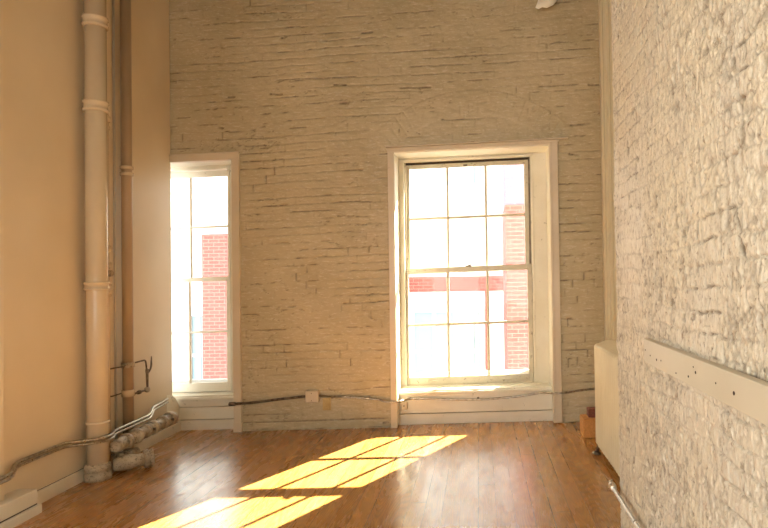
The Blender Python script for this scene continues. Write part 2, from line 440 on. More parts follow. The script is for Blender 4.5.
    ex.box((-4.0, w0, -.6), (OPL[0], .48, 4.5), xf=BW); ex.box((-4.0, .48, OPL[3]), (OPL[0], w1, 4.5), xf=BW); ex.box((-4.0, .48, -.6), (OPL[0], w1, .4), xf=BW)
    # below the windows the wall goes on outside the sills, and narrower masonry jambs outside the frames
    for (a, b, c, d) in ((OPM[0], OPM[1], -.3, .40), (OPL[0], OPL[1], -.6, .40)): ex.box((a, .48, c), (b, w1, d), xf=BW)
    ex.box((OPM[0], .50, .4), (-.80, w1, 2.73), xf=BW); ex.box((.535, .50, .4), (OPM[1], w1, 2.73), xf=BW)
    ex.box((-2.60, .50, .4), (OPL[1], w1, 2.76), xf=BW)
    o = grid_mesh('wall_back', P, keep, dirt, M['brick_back'], ex)
    tagit(o, 'cream-painted brick wall holding both windows', 'wall', None, 'structure')
back_wall()

# left plaster wall (openings added behind the camera hold fill lamps)
mb = MB(); RW = [(-3.9, -2.5), (-1.6, -.2)]; y = YB
for (a, b) in RW:
    mb.box((XL - .16, y, -.3), (XL, a, ZC)); mb.box((XL - .16, a, -.3), (XL, b, .7)); mb.box((XL - .16, a, 3.1), (XL, b, ZC)); y = b
mb.box((XL - .16, y, -.3), (XL, 6.045, ZC))
struct('wall_left', mb, M['plaster'], 'smooth tan plaster wall behind the pipes', 'wall')
# shallow pilaster at the near end with its stepped plinth
mb = MB().box((XL, 1.5, .0), (-3.028, 3.82, ZC), .004)
struct('wall_left_pilaster', mb, M['plaster'], 'flat plaster pilaster at the left edge of the picture', 'pilaster')
pl = thing('pilaster_plinth', 'boxy white-painted stepped plinth under the pilaster at bottom left', 'plinth', (-3.02, 3.2, fz(-3.0)), kind='structure')
obj('upper_block', MB().box((XL, 1.5, -.004), (-2.965, 4.02, .092), .004), M['base'], pl)
obj('core', MB().box((XL, 1.5, -.05), (-2.985, 4.0, .02)), M['base'], pl)
obj('gap_shade', MB().box((XL, 1.5, -.0125), (-2.967, 4.018, -.004)), M['dark'], pl)  # near-black strip painted as the shade in the step between the blocks
obj('lower_block', MB().box((XL, 1.5, -.1), (-2.945, 4.035, -.012), .005), M['base'], pl)
# baseboard, left
mb = MB(); mb.box((XL + .009, 4.0, -.1), (XL + .027, 6.16, .018), .003)
bb_ = struct('baseboard_left', mb, M['base'], 'scuffed off-white baseboard along the plaster wall', 'baseboard')
obj('gap_shade', MB().box((XL - .002, 4.03, -.02), (XL + .0095, 6.15, .0165)).box((XL + .026, 4.04, -.0975), (XL + .029, 6.14, -.0945)), M['dark'], bb_)  # near-black filler standing in for the shadow gap behind the board
# the low curved end panel that carries on into the window recess
pts = [(4.9, .02), (6.19, .02), (6.17, .12), (6.13, .22), (6.07, .29), (5.99, .31), (5.7, .30)]
cur = []
prof = [(5.93, .018), (6.20, .018)] + [(5.93 + .27 * math.cos(a * PI / 2 / 9), .05 + .28 * math.sin(a * PI / 2 / 9)) for a in range(10)]
mb = MB().prism([(XL - .02, a, b) for a, b in prof], (.022, 0, 0))
tagit(obj('trim_1', mb, M['white'], None), 'low white end panel with a rounded top running into the left window recess', 'trim', None, 'structure')

# the rear and right side, mostly out of the picture
mb = MB()
for (a, b) in ((XL - .16, -2.5), (-1.1, -.6), (.5, 1.5)): mb.box((a, YB - .2, -.3), (b, YB, ZC))
for (a, b) in ((-2.5, -1.1), (-.6, .5)):
    mb.box((a, YB - .2, -.3), (b, YB, .6)); mb.box((a, YB - .2, 3.3), (b, YB, ZC))
struct('wall_rear', mb, M['plaster'], 'rear wall behind the camera', 'wall')
mb = MB().box((XF, 3.1, -.1), (XF + .2, 6.6, ZC))
struct('wall_right_niche', mb, M['plaster'], 'set-back right wall behind the radiator', 'wall')

def right_wall():
    dy, dz = .0050, .0050
    ys = np.arange(1.25, 3.312, dy); zs = np.arange(-.02, 3.35, dz)
    Y, Z = np.meshgrid(ys, zs)
    ch, bl = .0775, .21
    dbed, dhead, bid, bedid = brick_layout(Y + .06, Z, ch, bl, 203, .010)
    m1 = fbm(Y * 2.2, Z * 4, 221); m2 = fbm(Y * 3, Z * 3, 231); m3 = fbm(Y * 1.3, Z * 1.3, 241)
    # higher up and far off the brickwork shows, lower and nearer it is smeared with lumpy render
    show = np.clip(sstep(.42, .62, m3) * .65 + .30 + .35 * sstep(2.0, 2.6, Z), 0, 1)
    wv = .009 + .006 * (m2 - .5)
    bed = 1 - sstep(0, wv, dbed); head = 1 - sstep(0, wv, dhead)
    joint = np.maximum(bed, head * .8)
    depth = joint * (.005 + .010 * sstep(.4, .65, m1)) * show
    vstr = fbm(Y * 62, Z * 26, 251, 3, .65) - .5      # vertically dragged lumps
    lump = fbm(Y * 34, Z * 24, 261, 4, .7) - .5
    big = fbm(Y * 5, Z * 4, 271, 3) - .5
    amp = .45 + 1.0 * sstep(.35, .65, fbm(Y * 2, Z * 2, 281, 2)) * (1 - .55 * sstep(2.1, 2.7, Z))
    relief = lump * .007 * amp + vstr * .0065 * amp + big * .012 + (bid - .5) * .005 * show
    crease = (1 - np.abs(2 * fbm(Y * 34, Z * 13, 361, 3, .6) - 1)) ** 9 * amp
    crease2 = (1 - np.abs(2 * fbm(Y * 17, Z * 9, 371, 4, .6) - 1)) ** 14 * sstep(.4, .6, fbm(Y * 4, Z * 4, 375, 2))
    relief = relief - crease * .006 - crease2 * .007
    # pits and cracks
    rid = np.abs(fbm(Y * 11, Z * 6, 291, 3) - .5)
    net = (1 - sstep(.004, .016, rid)) * sstep(.52, .66, fbm(Y * 2.6, Z * 2.6, 301, 3))
    pit = sstep(.70, .76, fbm(Y * 30, Z * 17, 311, 3))
    cr = joint * sstep(.55, .68, fbm(Y * 3 + 4, Z * 3, 321, 4)) * sstep(.42, .6, fbm(Y * 30, Z * 30, 331, 2)) * (joint > .45)
    def seg(y0, z0, y1, z1, w):
        px, py = Y - y0, Z - z0; dx, d_ = y1 - y0, z1 - z0; q = np.clip((px * dx + py * d_) / (dx * dx + d_ * d_), 0, 1)
        return 1 - sstep(w * .5, w * 1.3, np.hypot(px - q * dx, py - q * d_) + (fbm(Y * 40, Z * 40, 341, 2) - .5) * .006)
    for s in ((2.46, 2.60, 2.44, 2.36, .008), (2.42, 2.5, 2.38, 2.42, .004), (2.05, 2.12, 2.07, 2.13, .009), (1.72, 2.30, 1.74, 2.26, .007), (2.8, 1.98, 2.84, 2.0, .010), (1.86, 1.16, 1.86, 1.22, .008), (1.75, 1.62, 1.70, 1.50, .009)):
        cr = np.maximum(cr, seg(*s))
    hole = np.maximum(cr, pit * .8)
    wd = relief - depth - hole * .008 - net * .005
    # worn arris at the far end of the pier
    e = np.clip((3.312 - Y) / .02, 0, 1); chip = (1 - np.sqrt(np.clip(1 - (1 - e) ** 2, 0, 1))) * .016
    wd = wd - chip
    dirt = np.clip(np.maximum(cr * .95, np.maximum(pit * .55, net * .5)) + joint * show * .38 + .22 * sstep(.06, .20, -vstr - lump * .5) * amp + .35 * crease + .45 * crease2, 0, 1)
    P = np.empty(Y.shape + (3,)); P[..., 0] = XR - wd
    P[..., 1] = Y + (1 - e) * (fbm(Z * 9, Z * 0 + 3, 351, 3) - .5) * .02; P[..., 2] = Z + K * XR
    ex = MB().box((XR + .02, 1.1, -.1), (XF + .6, 3.30, ZC)).box((XR + .004, YB, -.1), (XF + .6, 1.27, ZC)).box((XR + .004, 1.1, 3.33), (XF, 3.31, ZC))
    P = P[:, ::-1]; dirt = dirt[:, ::-1]
    o = grid_mesh('wall_right', P, np.ones((P.shape[0] - 1, P.shape[1] - 1), bool), dirt, M['brick_right'], ex)
    tagit(o, 'rough lumpy cream-painted brick wall close on the right', 'wall', None, 'structure')
right_wall()

# fluted trim standing in the far right corner
mb = MB(); u0, u1 = 1.208, XF + .0; seq = [(u0, 0), (u0, -.05), (u0 + .022, -.05), (u0 + .03, -.036), (u0 + .052, -.036), (u0 + .06, -.058), (u0 + .082, -.058), (u0 + .092, -.04), (u0 + .112, -.04), (u0 + .12, -.06), (u1 - .004, -.06), (u1 - .004, .03), (u0, .03)]
mb.prism([(u, w - .005, .02) for u, w in seq], (0, 0, ZC - .08), xf=BW)
tagit(obj('trim_2', mb, M['radiator'], None), 'tall fluted cream corner trim rising from behind the radiator', 'trim', None, 'structure')

# ================================================================== WINDOWS
def bwloc(u, w, v): return Vector(BW(u, w, v))
def sash(win, name, u0, u1, v0, v1, w, th, cols, rows, stile, top, bot, munt, m):
    """frame with stiles, rails and muntins, and one sheet of glass per window sash"""
    mb = MB()
    gu0, gu1, gv0, gv1 = u0 + stile[0], u1 - stile[1], v0 + bot, v1 - top
    mb.box((u0, w, v0), (gu0, w + th, v1), .004, BW); mb.box((gu1, w, v0), (u1, w + th, v1), .004, BW)
    mb.box((gu0, w + .001, v0), (gu1, w + th - .001, gv0), .004, BW); mb.box((gu0, w + .001, gv1), (gu1, w + th - .001, v1), .004, BW)
    o = obj(name, mb, m, win)
    for i in range(1, cols):
        c = gu0 + (gu1 - gu0) * i / cols
        q = MB(); q.box((c - munt / 2, w + .004, gv0 - .002), (c + munt / 2, w + th - .006, gv1 + .002), .003, BW)
        q.box((c - munt * .28, w - .001, gv0), (c + munt * .28, w + .01, gv1), .002, BW); obj('muntin', q, m, o)
    for i in range(1, rows):
        c = gv0 + (gv1 - gv0) * i / rows
        q = MB(); q.box((gu0 - .002, w + .005, c - munt / 2), (gu1 + .002, w + th - .007, c + munt / 2), .003, BW)
        q.box((gu0, w + .000, c - munt * .28), (gu1, w + .01, c + munt * .28), .002, BW); obj('muntin', q, m, o)
    g = MB(); g.box((gu0 - .004, w + th * .55, gv0 - .004), (gu1 + .004, w + th * .55 + .003, gv1 + .004), 0, BW)
    tagit(obj('glass', g, M['glass'], o), None)
    return o

# ---- main window
w1 = thing('window_1', 'tall double-hung window of twelve panes in the middle of the brick wall', 'window', bwloc(-.05, 0, 0), kind='structure')
CF = -.032          # casing face
q = MB()
q.box((-.888, CF, .0), (-.826, .03, 2.745), .004, BW); obj('casing', q, M['casing'], w1)
q = MB(); q.box((.708, CF, .012), (.784, .03, 2.735), .004, BW); q.box((.700, CF - .010, .012), (.724, .02, 2.735), .004, BW); obj('casing', q, M['casing'], w1)
q = MB(); q.box((-.891, CF - .004, 2.715), (.787, .028, 2.750), .004, BW); q.box((-.90, CF - .012, 2.742), (.80, .02, 2.758), .003, BW); obj('head_casing', q, M['casing'], w1)
q = MB(); q.box((-.905, CF - .030, 2.762), (.885, .0, 2.772), .003, BW); obj('drip_mould', q, M['casing'], w1)
# reveal linings
q = MB(); q.box((-.846, -.01, .02), (-.822, .32, 2.722), .003, BW); obj('reveal_lining', q, M['white'], w1)
q = MB(); q.box((.706, -.01, .02), (.730, .32, 2.722), .003, BW); obj('reveal_lining', q, M['white'], w1)
q = MB(); q.box((-.846, -.01, 2.706), (.730, .32, 2.724), .003, BW); obj('head_lining', q, M['white'], w1)
# box frame: pulley stiles facing the room and stop beads
q = MB(); q.box((-.83, .295, .30), (-.778, .49, 2.72), .004, BW); obj('box_frame', q, M['white'], w1)
q = MB(); q.box((.566, .295, .30), (.712, .49, 2.72), .004, BW); obj('box_frame', q, M['white'], w1)
q = MB(); q.box((-.80, .295, 2.680), (.60, .49, 2.712), .004, BW); obj('box_frame', q, M['white'], w1)
for (a, b) in ((-.782, -.766), (.548, .570)):
    q = MB(); q.box((a, .278, .33), (b, .318, 2.695), .003, BW); obj('stop_bead', q, M['white'], w1)
q = MB(); q.box((-.78, .385, 2.652), (.56, .47, 2.69), 0, BW); obj('head_gap_shade', q, M['dark'], w1)  # dark filler painted as the shade in the gap above the upper sash
q = MB(); q.box((-.78, .278, 2.672), (.566, .318, 2.69), .003, BW); obj('stop_bead', q, M['white'], w1)
q = MB(); q.box((-.80, .36, .32), (-.757, .372, 2.69), 0, BW); q.box((.545, .36, .32), (.57, .372, 2.69), 0, BW); obj('parting_bead', q, M['sash'], w1)
q = MB(); q.box((.528, .376, 1.5), (.57, .43, 2.69), 0, BW); obj('sash_channel', q, M['iron'], w1)
up = sash(w1, 'upper_sash', -.757, .528, 1.505, 2.655, .375, .048, 3, 2, (.036, .042), .040, .05, .026, M['sash'])
q = MB(); q.box((-.15, .36, 2.618), (-.105, .375, 2.634), .004, BW); tagit(obj('pull', q, M['iron'], up), None)
lo = sash(w1, 'lower_sash', -.770, .546, .343, 1.565, .322, .048, 3, 2, (.030, .046), .050, .088, .026, M['sash'])
q = MB(); q.box((-.14, .30, 1.562), (-.08, .345, 1.575), .004, BW); q.tube([BW(-.11, .31, 1.578), BW(-.075, .305, 1.583)], .005, 8); obj('sash_lock', q, M['iron'], lo)
for uu in (-.50, .27):
    q = MB(); q.box((uu - .05, .300, .383), (uu + .05, .322, .397), .005, BW); tagit(obj('sash_lift', q, M['sash'], lo), None)
# sill and stool
q = MB(); q.box((-.826, .10, .318), (.706, .36, .338), .005, BW); q.box((-.826, .078, .296), (.706, .13, .325), .006, BW); obj('stool', q, M['white'], w1)
q = MB(); q.box((-.80, .24, .332), (.60, .49, .348), .003, BW); obj('sill', q, M['white'], w1)
q = MB(); q.box((-.83, .36, .28), (.71, .84, .40), .01, BW); obj('outer_sill', q, M['stone'], w1)
# apron: two boards
q = MB(); q.box((-.83, .098, .11), (.71, .13, .302), .003, BW); tagit(obj('apron', q, M['white'], w1), None)
q = MB(); q.box((-.83, .088, .0), (.71, .13, .104), .004, BW); tagit(obj('apron', q, M['base'], w1), None)

# ---- left window
w2 = thing('window_2', 'narrower multi-pane window in the corner beside the plaster wall', 'window', bwloc(-2.8, 0, 0), kind='structure')
q = MB(); q.box((-2.466, CF, .0), (-2.392, .03, 2.795), .004, BW); q.box((-2.468, CF - .006, .0), (-2.385, .03, .095), .004, BW); obj('casing', q, M['casing'], w2)
q = MB(); q.box((XL, CF - .004, 2.725), (-2.388, .028, 2.797), .004, BW); q.box((XL, CF - .012, 2.785), (-2.385, .02, 2.80), .003, BW); obj('head_casing', q, M['casing'], w2)
q = MB(); q.box((-2.468, -.01, .02), (-2.444, .26, 2.75), .003, BW); obj('reveal_lining', q, M['white'], w2)
q = MB(); q.box((-3.46, -.01, 2.728), (-2.46, .26, 2.752), .003, BW); obj('head_lining', q, M['white'], w2)
q = MB(); q.box((-3.475, .0, -.06), (-3.455, .30, 2.75), 0, BW); obj('reveal_lining', q, M['white'], w2)
q = MB(); q.box((-2.60, .24, .34), (-2.464, .47, 2.75), .004, BW); obj('box_frame', q, M['white'], w2)
q = MB(); q.box((-3.46, .24, 2.70), (-2.5, .47, 2.74), .004, BW); obj('box_frame', q, M['white'], w2)
q = MB(); q.box((-2.618, .225, .36), (-2.596, .27, 2.71), .003, BW); obj('stop_bead', q, M['white'], w2)
q = MB(); q.box((-3.46, .225, 2.685), (-2.60, .27, 2.705), .003, BW); obj('stop_bead', q, M['white'], w2)
sash(w2, 'upper_sash', -3.51, -2.620, 1.515, 2.69, .320, .038, 2, 2, (.040, .040), .062, .045, .022, M['white'])
sash(w2, 'lower_sash', -3.51, -2.620, .358, 1.56, .275, .038, 2, 2, (.040, .040), .045, .092, .022, M['white'])
q = MB(); q.box((-3.46, .10, .326), (-2.464, .34, .352), .005, BW); q.box((-3.46, .085, .306), (-2.464, .12, .335), .006, BW); obj('stool', q, M['white'], w2)
q = MB(); q.box((-3.46, .30, .28), (-2.46, .84, .40), .01, BW); obj('outer_sill', q, M['stone'], w2)
q = MB(); q.box((-3.46, .114, .235), (-2.464, .15, .312), .003, BW); obj('apron', q, M['white'], w2)
q = MB(); q.box((-3.46, .118, .105), (-2.464, .15, .229), .003, BW); obj('apron', q, M['white'], w2)
q = MB(); q.box((-3.46, .106, -.02), (-2.464, .15, .099), .004, BW); obj('apron', q, M['base'], w2)

# small fittings on the main window apron and the casing
q = MB(); q.box((-.80, .060, .155), (-.738, .100, .238), .006, BW)
o = obj('wooden_block', q, M['casing'], None); tagit(o, 'small tan wooden block screwed to the apron at the left foot of the main window', 'block')
s = MB().tube([BW(-.769, .050, .195), BW(-.769, .064, .195)], .007, 10); obj('screw', s, M['iron'], o)
q = MB(); q.tube([BW(-.028, .085, .245), BW(-.028, .10, .245)], .012, 12)
tagit(obj('bolt_head', q, M['iron'], None), 'dark round bolt head on the apron under the main window', 'bolt')

# ================================================================== PIPES ON THE LEFT
XP, YP, RP = -2.988, 4.69, .076
fzp = fz(XP)
sp_ = thing('soil_pipe', 'thick tan-painted cast iron pipe running from floor to ceiling on the left wall', 'pipe', (XP, YP, fzp))
q = MB().tube([(XP, YP, .04), (XP, YP, 1.0), (XP, YP, ZC)], RP, 36); obj('pipe_body', q, M['pipe'], sp_)
def collar(z, rr, h, par, m, x=XP, y=YP, base=RP):
    q = MB().lathe((x, y, z - h / 2), (0, 0, 1), [(0, base), (.001, rr), (h * .22, rr + .003), (h * .3, rr - .006), (h * .7, rr - .006), (h * .78, rr + .003), (h - .001, rr), (h, base)], 36)
    return obj('coupling', q, m, par)
for z in (3.50, 2.835): collar(z, RP + .013, .085, sp_, M['pipe'])
collar(1.43, RP + .013, .068, sp_, M['pipe'])
q = MB().lathe((XP, YP, .36), (0, 0, 1), [(0, RP), (.001, RP + .006), (.012, RP + .008), (.02, RP)], 36); obj('ring', q, M['pipe'], sp_)
q = MB().lathe((XP, YP, fzp - .002), (0, 0, 1), [(0, RP + .018), (.055, RP + .018), (.06, RP + .010), (.075, RP + .010), (.08, RP + .018), (.115, RP + .016), (.13, RP)], 36); tagit(obj('hub', q, M['pipe_dirty'], sp_), 'grimy flanged hub at the floor')
q = MB().lathe((XP, YP, .22), (0, 0, 1), [(0, RP), (.001, RP + .006), (.014, RP + .006), (.016, RP)], 36); obj('ring', q, M['pipe_dirty'], sp_)

# thin riser close behind the soil pipe with its valves
XT, YT = -3.055, 4.93
t = thing('gas_riser', 'thin tan pipe with small valves tucked just right of the thick pipe', 'pipe', (XT, YT, fz(XT)))
q = MB().tube([(XT, YT, fz(XT)), (XT, YT, 2.86)], .017, 14); obj('pipe_body', q, M['pipe'], t)
for z, r_, h_ in ((2.80, .030, .05), (2.73, .026, .03), (1.735, .030, .05), (1.60, .030, .05), (1.42, .031, .045), (1.35, .028, .03)):
    q = MB().lathe((XT, YT, z - h_ / 2), (0, 0, 1), [(0, .017), (.002, r_), (h_ * .5, r_ + .003), (h_ - .002, r_), (h_, .017)], 16); obj('fitting', q, M['pipe'], t)
q = MB().tube([(XT, YT, 1.535), (XT + .028, YT - .02, 1.53)], .016, 12)
q.lathe((XT + .022, YT - .018, 1.53), (1, -.6, 0), [(0, .016), (.004, .026), (.02, .029), (.034, .026), (.038, .012)], 18)
obj('valve_knob', q, M['pipe_dirty'], t)

# heating riser
X2, Y2, R2 = -3.025, 5.16, .043
t = thing('heating_riser', 'slim brown-painted vertical pipe between the thick pipe and the left window', 'pipe', (X2, Y2, fz(X2)))
q = MB().tube([(X2, Y2, fz(X2)), (X2, Y2, ZC)], R2, 28); obj('pipe_body', q, M['pipe_brown'], t)
for z in (2.44, 2.385):
    q = MB().lathe((X2, Y2, z - .015), (0, 0, 1), [(0, R2), (.002, R2 + .009), (.028, R2 + .009), (.03, R2)], 28); obj('coupling', q, M['pipe'], t)
q = MB().lathe((X2, Y2, .475), (0, 0, 1), [(0, R2), (.002, R2 + .007), (.055, R2 + .007), (.058, R2)], 28); obj('coupling', q, M['pipe'], t)
# slim grey conduit standing behind it
q = MB().tube([(-3.085, 5.085, fz(-3.085)), (-3.085, 5.085, ZC)], .010, 12)
tagit(obj('wall_conduit', q, M['pipe_grey'], None), 'very thin grey conduit running up the wall just left of the slim brown pipe', 'conduit')

# iron bracket and old gas cock on the slim pipe
zt = .745
riser_ = t
q = MB().lathe((X2, Y2, zt - .022), (0, 0, 1), [(0, R2), (.002, R2 + .010), (.042, R2 + .010), (.044, R2)], 24)
q.tube([(X2 + .02, Y2 - .045, zt - .02), (X2 + .035, Y2 - .055, zt + .025)], .007, 8); q.tube([(X2 + .045, Y2 - .02, zt - .02), (X2 + .05, Y2 - .02, zt + .025)], .007, 8)
cl_ = tagit(obj('bracket', q, M['pipe_dirty'], t), 'iron bracket with hook and cock')
q = MB().tube([(XL + .008, 4.99, .735), (X2 - .0, Y2 - .05, zt - .005)], .006, 8); obj('pin', q, M['iron'], cl_)
pth = smooth_path([(X2 + .02, Y2 + .03, zt + .008), (X2 + .03, Y2 + .22, zt + .012), (X2 + .03, Y2 + .235, zt - .085)], .03)
q = MB().tube(pth, .007, 10); obj('arm', q, M['iron'], cl_)
hk = smooth_path([(X2 + .03, Y2 + .235, zt - .07), (X2 + .03, Y2 + .255, zt - .115), (X2 + .03, Y2 + .31, zt - .07), (X2 + .03, Y2 + .315, zt + .03)], .04)
q = MB().tube(hk, [.008] * (len(hk) - 1) + [.005], 10); obj('hook', q, M['iron'], cl_)
q = MB().tube([(X2 + .03, Y2 + .24, zt - .09), (X2 + .03, Y2 + .245, zt - .25)], [.012, .009], 10)
q.lathe((X2 + .03, Y2 + .243, zt - .09), (0, 0, 1), [(-.016, .008), (-.014, .015), (.014, .015), (.016, .008)], 6); obj('lever', q, M['iron'], cl_)
q = MB().tube([(X2 + .02, Y2 + .03, .487), (X2 + .03, Y2 + .215, .487)], .009, 10)
q.lathe((X2 + .026, Y2 + .12, .487), (0.05, 1, 0), [(-.02, .009), (-.015, .018), (.015, .018), (.02, .009)], 6); obj('arm', q, M['iron'], cl_)
q = MB().lathe((X2 + .03, Y2 + .24, .487), (.6, -.8, 0), [(-.03, .012), (-.025, .022), (0, .026), (.02, .022), (.028, .012)], 14); obj('cock_body', q, M['pipe_dirty'], cl_)
q = MB().tube([(XL + .008, 4.965, .51), (XL + .045, 4.985, .512), (XL + .05, 5.10, .512)], .006, 8); obj('pin', q, M['iron'], cl_)

# sloping drain along the wall, from the soil pipe to the window
XD = -2.913
t = thing('drain_pipe', 'horizontal paint-crusted pipe with bulging joints running low along the left wall', 'pipe', (XD, 5.2, .13))
p0, p1 = Vector((XD, 4.80, .150)), Vector((XD, 5.66, .172)); ax = (p1 - p0).normalized()
q = MB().tube([p0, p1], .046, 24); obj('pipe_body', q, M['pipe_dirty'], t)
q = MB().tube(smooth_path([(XP + .085, YP + .085, .148), (XD + .0, 4.80, .150), (XD, 4.90, .155)], .06), [.03] + [.052] * 7 + [.052], 22); obj('elbow', q, M['pipe_dirty'], t)
for d_, r_, l_ in ((.13, .064, .05), (.28, .066, .04), (.42, .060, .035), (.53, .064, .055), (.70, .062, .05), (.83, .066, .06)):
    c = p0 + ax * d_
    q = MB().lathe(c, ax, [(-l_ / 2, .046), (-l_ / 2 + .003, r_ - .003), (0, r_), (l_ / 2 - .003, r_ - .003), (l_ / 2, .046)], 24); obj('joint', q, M['pipe_dirty'], t)
q = MB().lathe(p1, ax, [(0, .05), (.03, .05), (.045, .035), (.05, .02)], 20); obj('end_cap', q, M['pipe_dirty'], t)
for k_, dd_ in enumerate((.46, .78)):
    c = p0 + ax * dd_
    q = MB().lathe(c + Vector((.05, 0, .005)), (1, 0, .1), [(-.01, .012), (.012, .012), (.015, .006)], 8); obj('bolt', q, M['iron'], t)

# cleanout at the floor
t = thing('cleanout_pipe', 'stubby dirty pipe with a flanged cap at the foot of the thick pipe', 'pipe', (-2.9, 4.85, fz(-2.9)))
a0 = Vector((-2.93, 4.78, .005)); a1 = Vector((-2.735, 4.935, .012)); ax = (a1 - a0).normalized()
q = MB().tube([a0, a0.lerp(a1, .2), a0.lerp(a1, .45), a0.lerp(a1, .7), a1], [.045, .058, .062, .05, .052], 22); obj('pipe_body', q, M['pipe_dirty'], t)
q = MB().lathe(a1, ax, [(-.03, .052), (-.028, .070), (0, .074), (.006, .066), (.022, .066), (.026, .074), (.038, .072), (.040, .03)], 26); obj('cap', q, M['pipe_dirty'], t)
q = MB().lathe((-2.93, 4.98, .028), (.25, 1, .02), [(-.10, .03), (-.08, .042), (-.03, .042), (-.028, .035), (.0, .035), (.002, .044), (.05, .044), (.052, .036), (.10, .036)], 20); obj('upper_fitting', q, M['pipe_dirty'], t)

# two conduits low on the left wall
def left_conduit(dz, label, rr, dx=0):
    xo = XL + .020 + dx
    pts = [(XL + .103 + dx, 1.6, .235 + dz), (XL + .103 + dx, 3.74, .235 + dz), (XL + .10 + dx, 3.84, .235 + dz), (xo, 3.98, .262 + dz), (xo, 4.45, .262 + dz),
           (XP + .09 + dx, YP - .10, .252 + dz), (XP + .098 + dx, YP + .02, .25 + dz), (-2.955 + dx, YP + .16, .247 + dz), (-2.965 + dx, 5.38, .247 + dz), (-2.99 + dx, 5.47, .272 + dz), (-3.03 + dx, 5.56, .280 + dz), (-3.075 + dx, 5.90, .284 + dz)]
    q = MB().tube(smooth_path(pts, .05), rr, 12)
    return tagit(obj('conduit_pipe', q, M['conduit'], None), label, 'conduit')
left_conduit(.014, 'upper of two grey conduits crossing the thick pipe low on the left wall', .0115)
left_conduit(-.013, 'lower of two grey conduits crossing the thick pipe low on the left wall', .0095, .004)

# ================================================================== CONDUIT, JUNCTION BOX AND OUTLET ON THE BRICK WALL
jb = thing('junction_box', 'cream-painted square junction box on the brick wall between the windows', 'box', bwloc(-1.668, -.03, .27))
q = MB().box((-1.732, -.062, .275), (-1.600, .012, .395), .008, BW); obj('box_body', q, M['casing'], jb)
q = MB().box((-1.722, -.068, .285), (-1.610, -.060, .385), .004, BW); obj('cover_plate', q, M['casing'], jb)
for uu, vv in ((-1.667, .30), (-1.667, .37)):
    q = MB().tube([BW(uu, -.072, vv), BW(uu, -.066, vv)], .005, 8); obj('screw', q, M['iron'], jb)
def path_bw(pts): return [BW(*p) for p in pts]
q = MB().tube(smooth_path(path_bw([(-2.455, -.052, .288), (-2.30, -.050, .290), (-1.98, -.035, .318), (-1.73, -.035, .338)]), .08), .013, 12)
c1 = obj('conduit_pipe', q, M['iron'], None); tagit(c1, 'dark conduit from the left window casing to the junction box', 'conduit')
q = MB().tube([BW(-2.50, -.052, .286), BW(-2.44, -.052, .288)], .019, 12); obj('connector', q, M['iron'], c1)
q = MB().tube(smooth_path(path_bw([(-1.60, -.035, .340), (-1.3, -.035, .318), (-1.0, -.038, .285), (-.93, -.050, .262), (-.80, -.050, .257), (-.74, .070, .262), (-.60, .078, .262), (-.30, .078, .240), (.05, .078, .232),
     (.40, .078, .255), (.62, .05, .293), (.70, -.045, .298), (.80, -.045, .300), (.88, -.02, .306), (1.16, -.02, .333)]), .06), .0105, 12)
tagit(obj('conduit_pipe', q, M['conduit'], None), 'thin pale conduit running right from the junction box across the foot of the main window', 'conduit')
q = MB().box((-1.572, -.012, .188), (-1.490, .012, .312), .004, BW)
o = obj('wall_outlet', q, M['plate'], None); tagit(o, 'small yellow-brown outlet plate below the junction box', 'outlet')
for vv in (.222, .278):
    q = MB().box((-1.553, -.017, vv - .019), (-1.509, -.010, vv + .019), .006, BW)
    q.box((-1.543, -.0185, vv - .008), (-1.539, -.0165, vv + .008), 0, BW); q.box((-1.523, -.0185, vv - .008), (-1.519, -.0165, vv + .008), 0, BW)
    obj('socket', q, M['plate'], o)

# loose paint flap hanging from the top of the wall
out_ = [(.585, 4.035), (.615, 4.015), (.65, 4.030), (.69, 4.012), (.725, 4.028), (.755, 4.045), (.79, 4.09), (.81, 4.18), (.82, 4.305), (.66, 4.315), (.645, 4.20), (.605, 4.09)]
bm_ = MB(); n_ = len(out_)
def curl(u, v): return -.03 - .06 * max(0, (4.30 - v) / .25) ** 1.5 - .02 * math.sin((u - .6) * 14)
vs_ = []
for k_ in range(2):
    for (a, b) in out_: vs_.append(BW(a, curl(a, b) - .003 * k_, b))
cen = [(.70, 4.10), (.72, 4.21)]
for k_ in range(2):
    for (a, b) in cen: vs_.append(BW(a, curl(a, b) - .003 * k_ - .015, b))
fs_ = []
for k_ in range(2):
    c_ = 2 * n_ + 2 * k_
    for i in range(n_):
        j = (i + 1) % n_; cc = c_ if out_[i][1] + out_[j][1] < 8.34 else c_ + 1
        f = (k_ * n_ + i, k_ * n_ + j, cc); fs_.append(f if k_ else f[::-1])
    fs_.append((c_, c_ + 1, k_ * n_ + 7)) ; fs_.append((c_, c_ + 1, k_ * n_ + 10))
for i in range(n_): j = (i + 1) % n_; fs_.append((i, j, n_ + j, n_ + i))
bm_.add(vs_, fs_, True)
tagit(obj('hanging_paint_flake', bm_, M['flake'], None), 'pale ragged flap of loose paint hanging at the top edge above the main window', 'paint flake')

